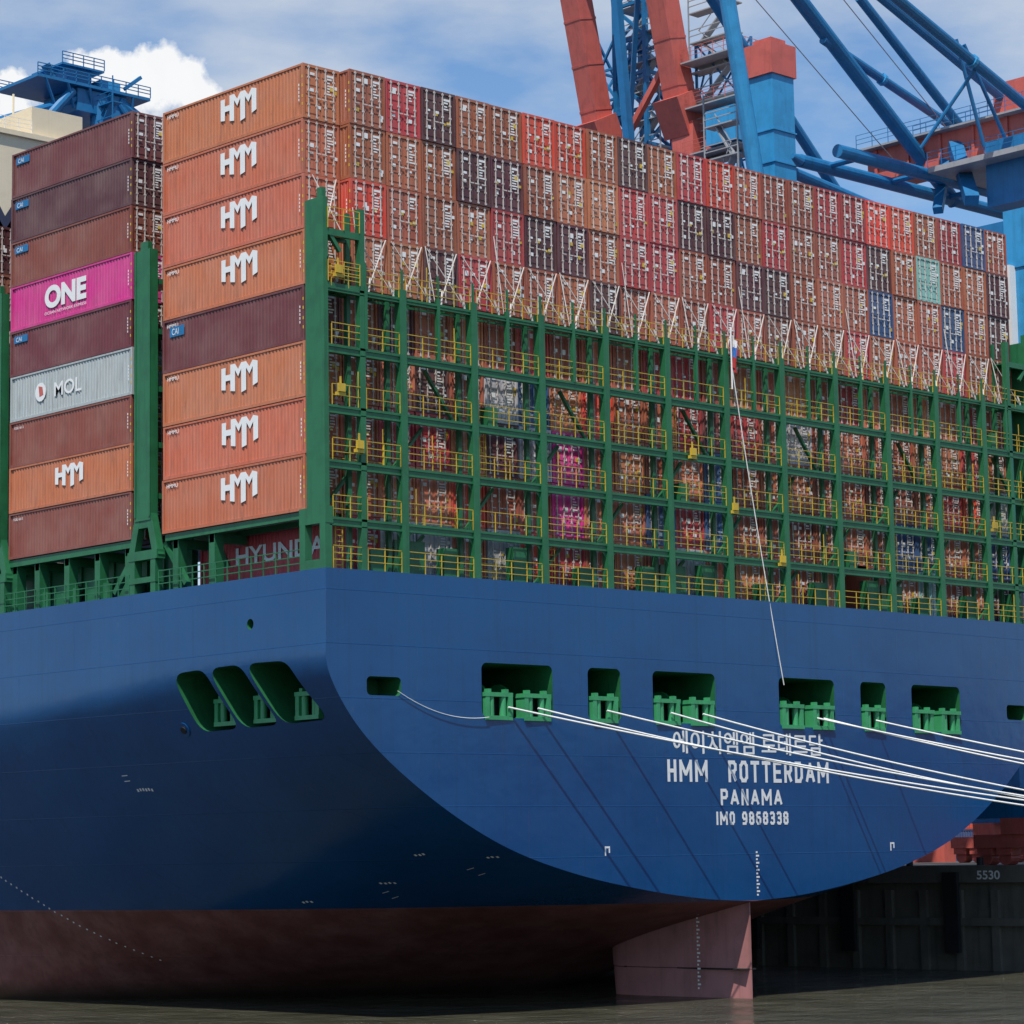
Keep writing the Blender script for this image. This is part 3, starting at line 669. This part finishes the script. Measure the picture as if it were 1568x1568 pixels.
m.box(66.5,104,47.5,51,46.5,48.5,1)
m.obj('crane_structure',[REDC,BLUEC,GREY,BLUEL],ca)
cb_=empty('gantry_crane'); m=MB()
for yy,zt_ in ((26.2,66.8),(3.2,52.0)):
    m.box(64.8,67.3,yy-1.25,yy+1.25,12.25,zt_,1); m.box(93,95.2,yy-1.1,yy+1.1,12.25,58,0)
    m.box(67.3,93,yy-.8,yy+.8,30,32.2,0)
    if zt_>60: m.box(64.6,67.5,yy-1.4,yy+1.4,66.8,69.3,2); m.box(65.2,66.9,yy-.9,yy+.9,69.3,69.8,2)
    for z in (20,35,48,60,62.5):
        if z<zt_: m.box(64.7,67.4,yy-1.35,yy+1.35,z-.12,z,1)
    if zt_>60: m.cyl((67.2,yy,60),(93,yy,57),.45,12,0)
m.box(65.2,67.0,-10,31,10.2,12.2,0); m.box(93.2,95,-10,31,10.2,12.2,0)
m.box(65,67.2,4.6,24.8,49.2,51.4,0)
for x in (66,94):
    for y0 in (-11,-2,6,20,29):
        m.box(x-.75,x+.75,y0-3.4,y0+3.4,8.2,9.1,2); m.box(x-.9,x+.9,y0-1,y0+1,9.1,10.2,2)
        for q in (-2.6,-1.0,1.0,2.6):
            m.cyl((x-.5,y0+q,7.5),(x+.5,y0+q,7.5),.5,14,2); m.box(x-.65,x+.65,y0+q-.6,y0+q+.6,7.7,8.2,2)
for yy in (16.0,12.6): m.cyl((57.0,yy,56.7),(132,yy,56.9),.48,14,0)
m.cyl((57.0,16,56.7),(56.2,16,56.9),.48,14,0,.2)
for x in range(60,130,7): m.cyl((x,12.6,56.8),(x,16,56.8),.22,8,0)
m.cyl((50.3,16,73.6),(75.0,16,56.6),.56,14,0); m.cyl((60,12.6,68.5),(78,12.6,56.9),.36,12,0)
m.cyl((60.2,26,76.6),(64.2,26,57),.62,14,1); m.cyl((58.5,28.2,75.8),(90,28.2,47.6),.46,12,0)
m.cyl((45,5,68.3),(92,5,53),.38,12,0); m.cyl((60,16,66.2),(96,16,57.4),.34,12,0); m.cyl((46,9,71.0),(90,9,56.5),.34,12,0)
for a,b_ in (((63.7,7,64.8),(66.5,7,57.5)),((64.6,7,64.6),(69.5,7,58)),((63.4,5,62.4),(61.8,9,57))): m.cyl(a,b_,.14,8,0)
m.cyl((62.6,5,62.56),(62.9,5,62.46),.5,12,1); m.cyl((66.6,16,64.6),(66.9,16,64.5),.46,12,1)
m.cyl((40,20,80),(72,18,58.5),.04,5,3); m.cyl((42,14,80),(78,16,60),.04,5,3)
m.box(71,74,-6,21,58.4,61.0,2); m.box(70.2,71,-6,21.4,60.8,60.95,3); m.box(71.5,77,1,9.6,61.0,63.6,2); m.box(72,76,2,7,63.6,65,2)
for y in range(-4,21,3): m.box(70.85,71,y,y+.25,58.4,60.78,2)
rail(m,(70.2,-6,60.95),(70.2,21.4,60.95),sp=1.5); rail(m,(71.5,9.7,61),(71.5,17,61),sp=1.2)
m.box(68,72,3.4,8,53.5,58.3,0); m.beam((67,8.6,54),(71,12.8,59.6),1.0,.8,0); m.beam((67.5,12,54),(71.5,14,59),.7,.6,0)
m.box(66.5,74,2,12,56.6,57.0,3); rail(m,(66.5,2,57),(66.5,12,57),sp=1.2)
stairs(m,64.4,29.4,48,62,1.6,3); stairs(m,64.2,6.6,20,46,1.4,3)
m.box(64.1,64.79,3.6,4.9,42,48,4); m.box(64.0,64.69,3.5,4.9,23,30,4)
m.obj('crane_structure',[BLUEC,BLUEL,REDC,GREY,WHITE],cb_,False)
cc=empty('gantry_crane'); m=MB()
m.box(61,67,112,118,82.6,84.9,0); m.box(56,69.5,111.5,119,85.0,85.3,0); rail(m,(56,111.5,85.3),(69.5,111.5,85.3),sp=1.5,r=.08,t=.08); rail(m,(56,119,85.3),(69.5,119,85.3),sp=1.5,r=.08,t=.08)
m.box(60,63,112.5,117,85.3,87.0,0); m.box(64,66.5,112.5,117,85.3,86.4,1); m.box(59.2,64.2,112,117.5,87.0,87.2,0); rail(m,(59.2,112,87.2),(64.2,112,87.2),sp=1.2,r=.08,t=.08)
m.beam((67,112.5,86),(69,112.5,87.6),.35); m.cyl((58,112,85.3),(57.2,112,86.5),.5,10,0)
for q in range(5): m.beam((57+q*2.6,111.6,85),(58.4+q*2.3,112.2,82.8),.22)
for yy in (112.5,117.5):
    m.cyl((66,yy,84.4),(100,yy,68),.75,12,0); m.cyl((61.5,yy,84),(20,yy,66),.4,10,0); m.cyl((64,yy,84),(66,yy,46),.9,12,0); m.cyl((66.5,yy,84),(92,yy,46),.7,12,0)
    m.box(65,67,yy-1,yy+1,8.8,46,0); m.box(91,93,yy-1,yy+1,8.8,46,0); m.box(20,120,yy-.6,yy+.6,46.1,48,0)
    for x in (66,92): m.box(x-.8,x+.8,yy-3,yy+3,7,8.8,0)
m.cyl((60.5,112.2,84.5),(57,112.2,80.5),.5,10,0); m.cyl((66,112,84),(71,112,78),.3,8,0); stairs(m,64,111.3,60,82,2,0)
m.obj('crane_structure',[BLUEC,BLUEL],cc,False)
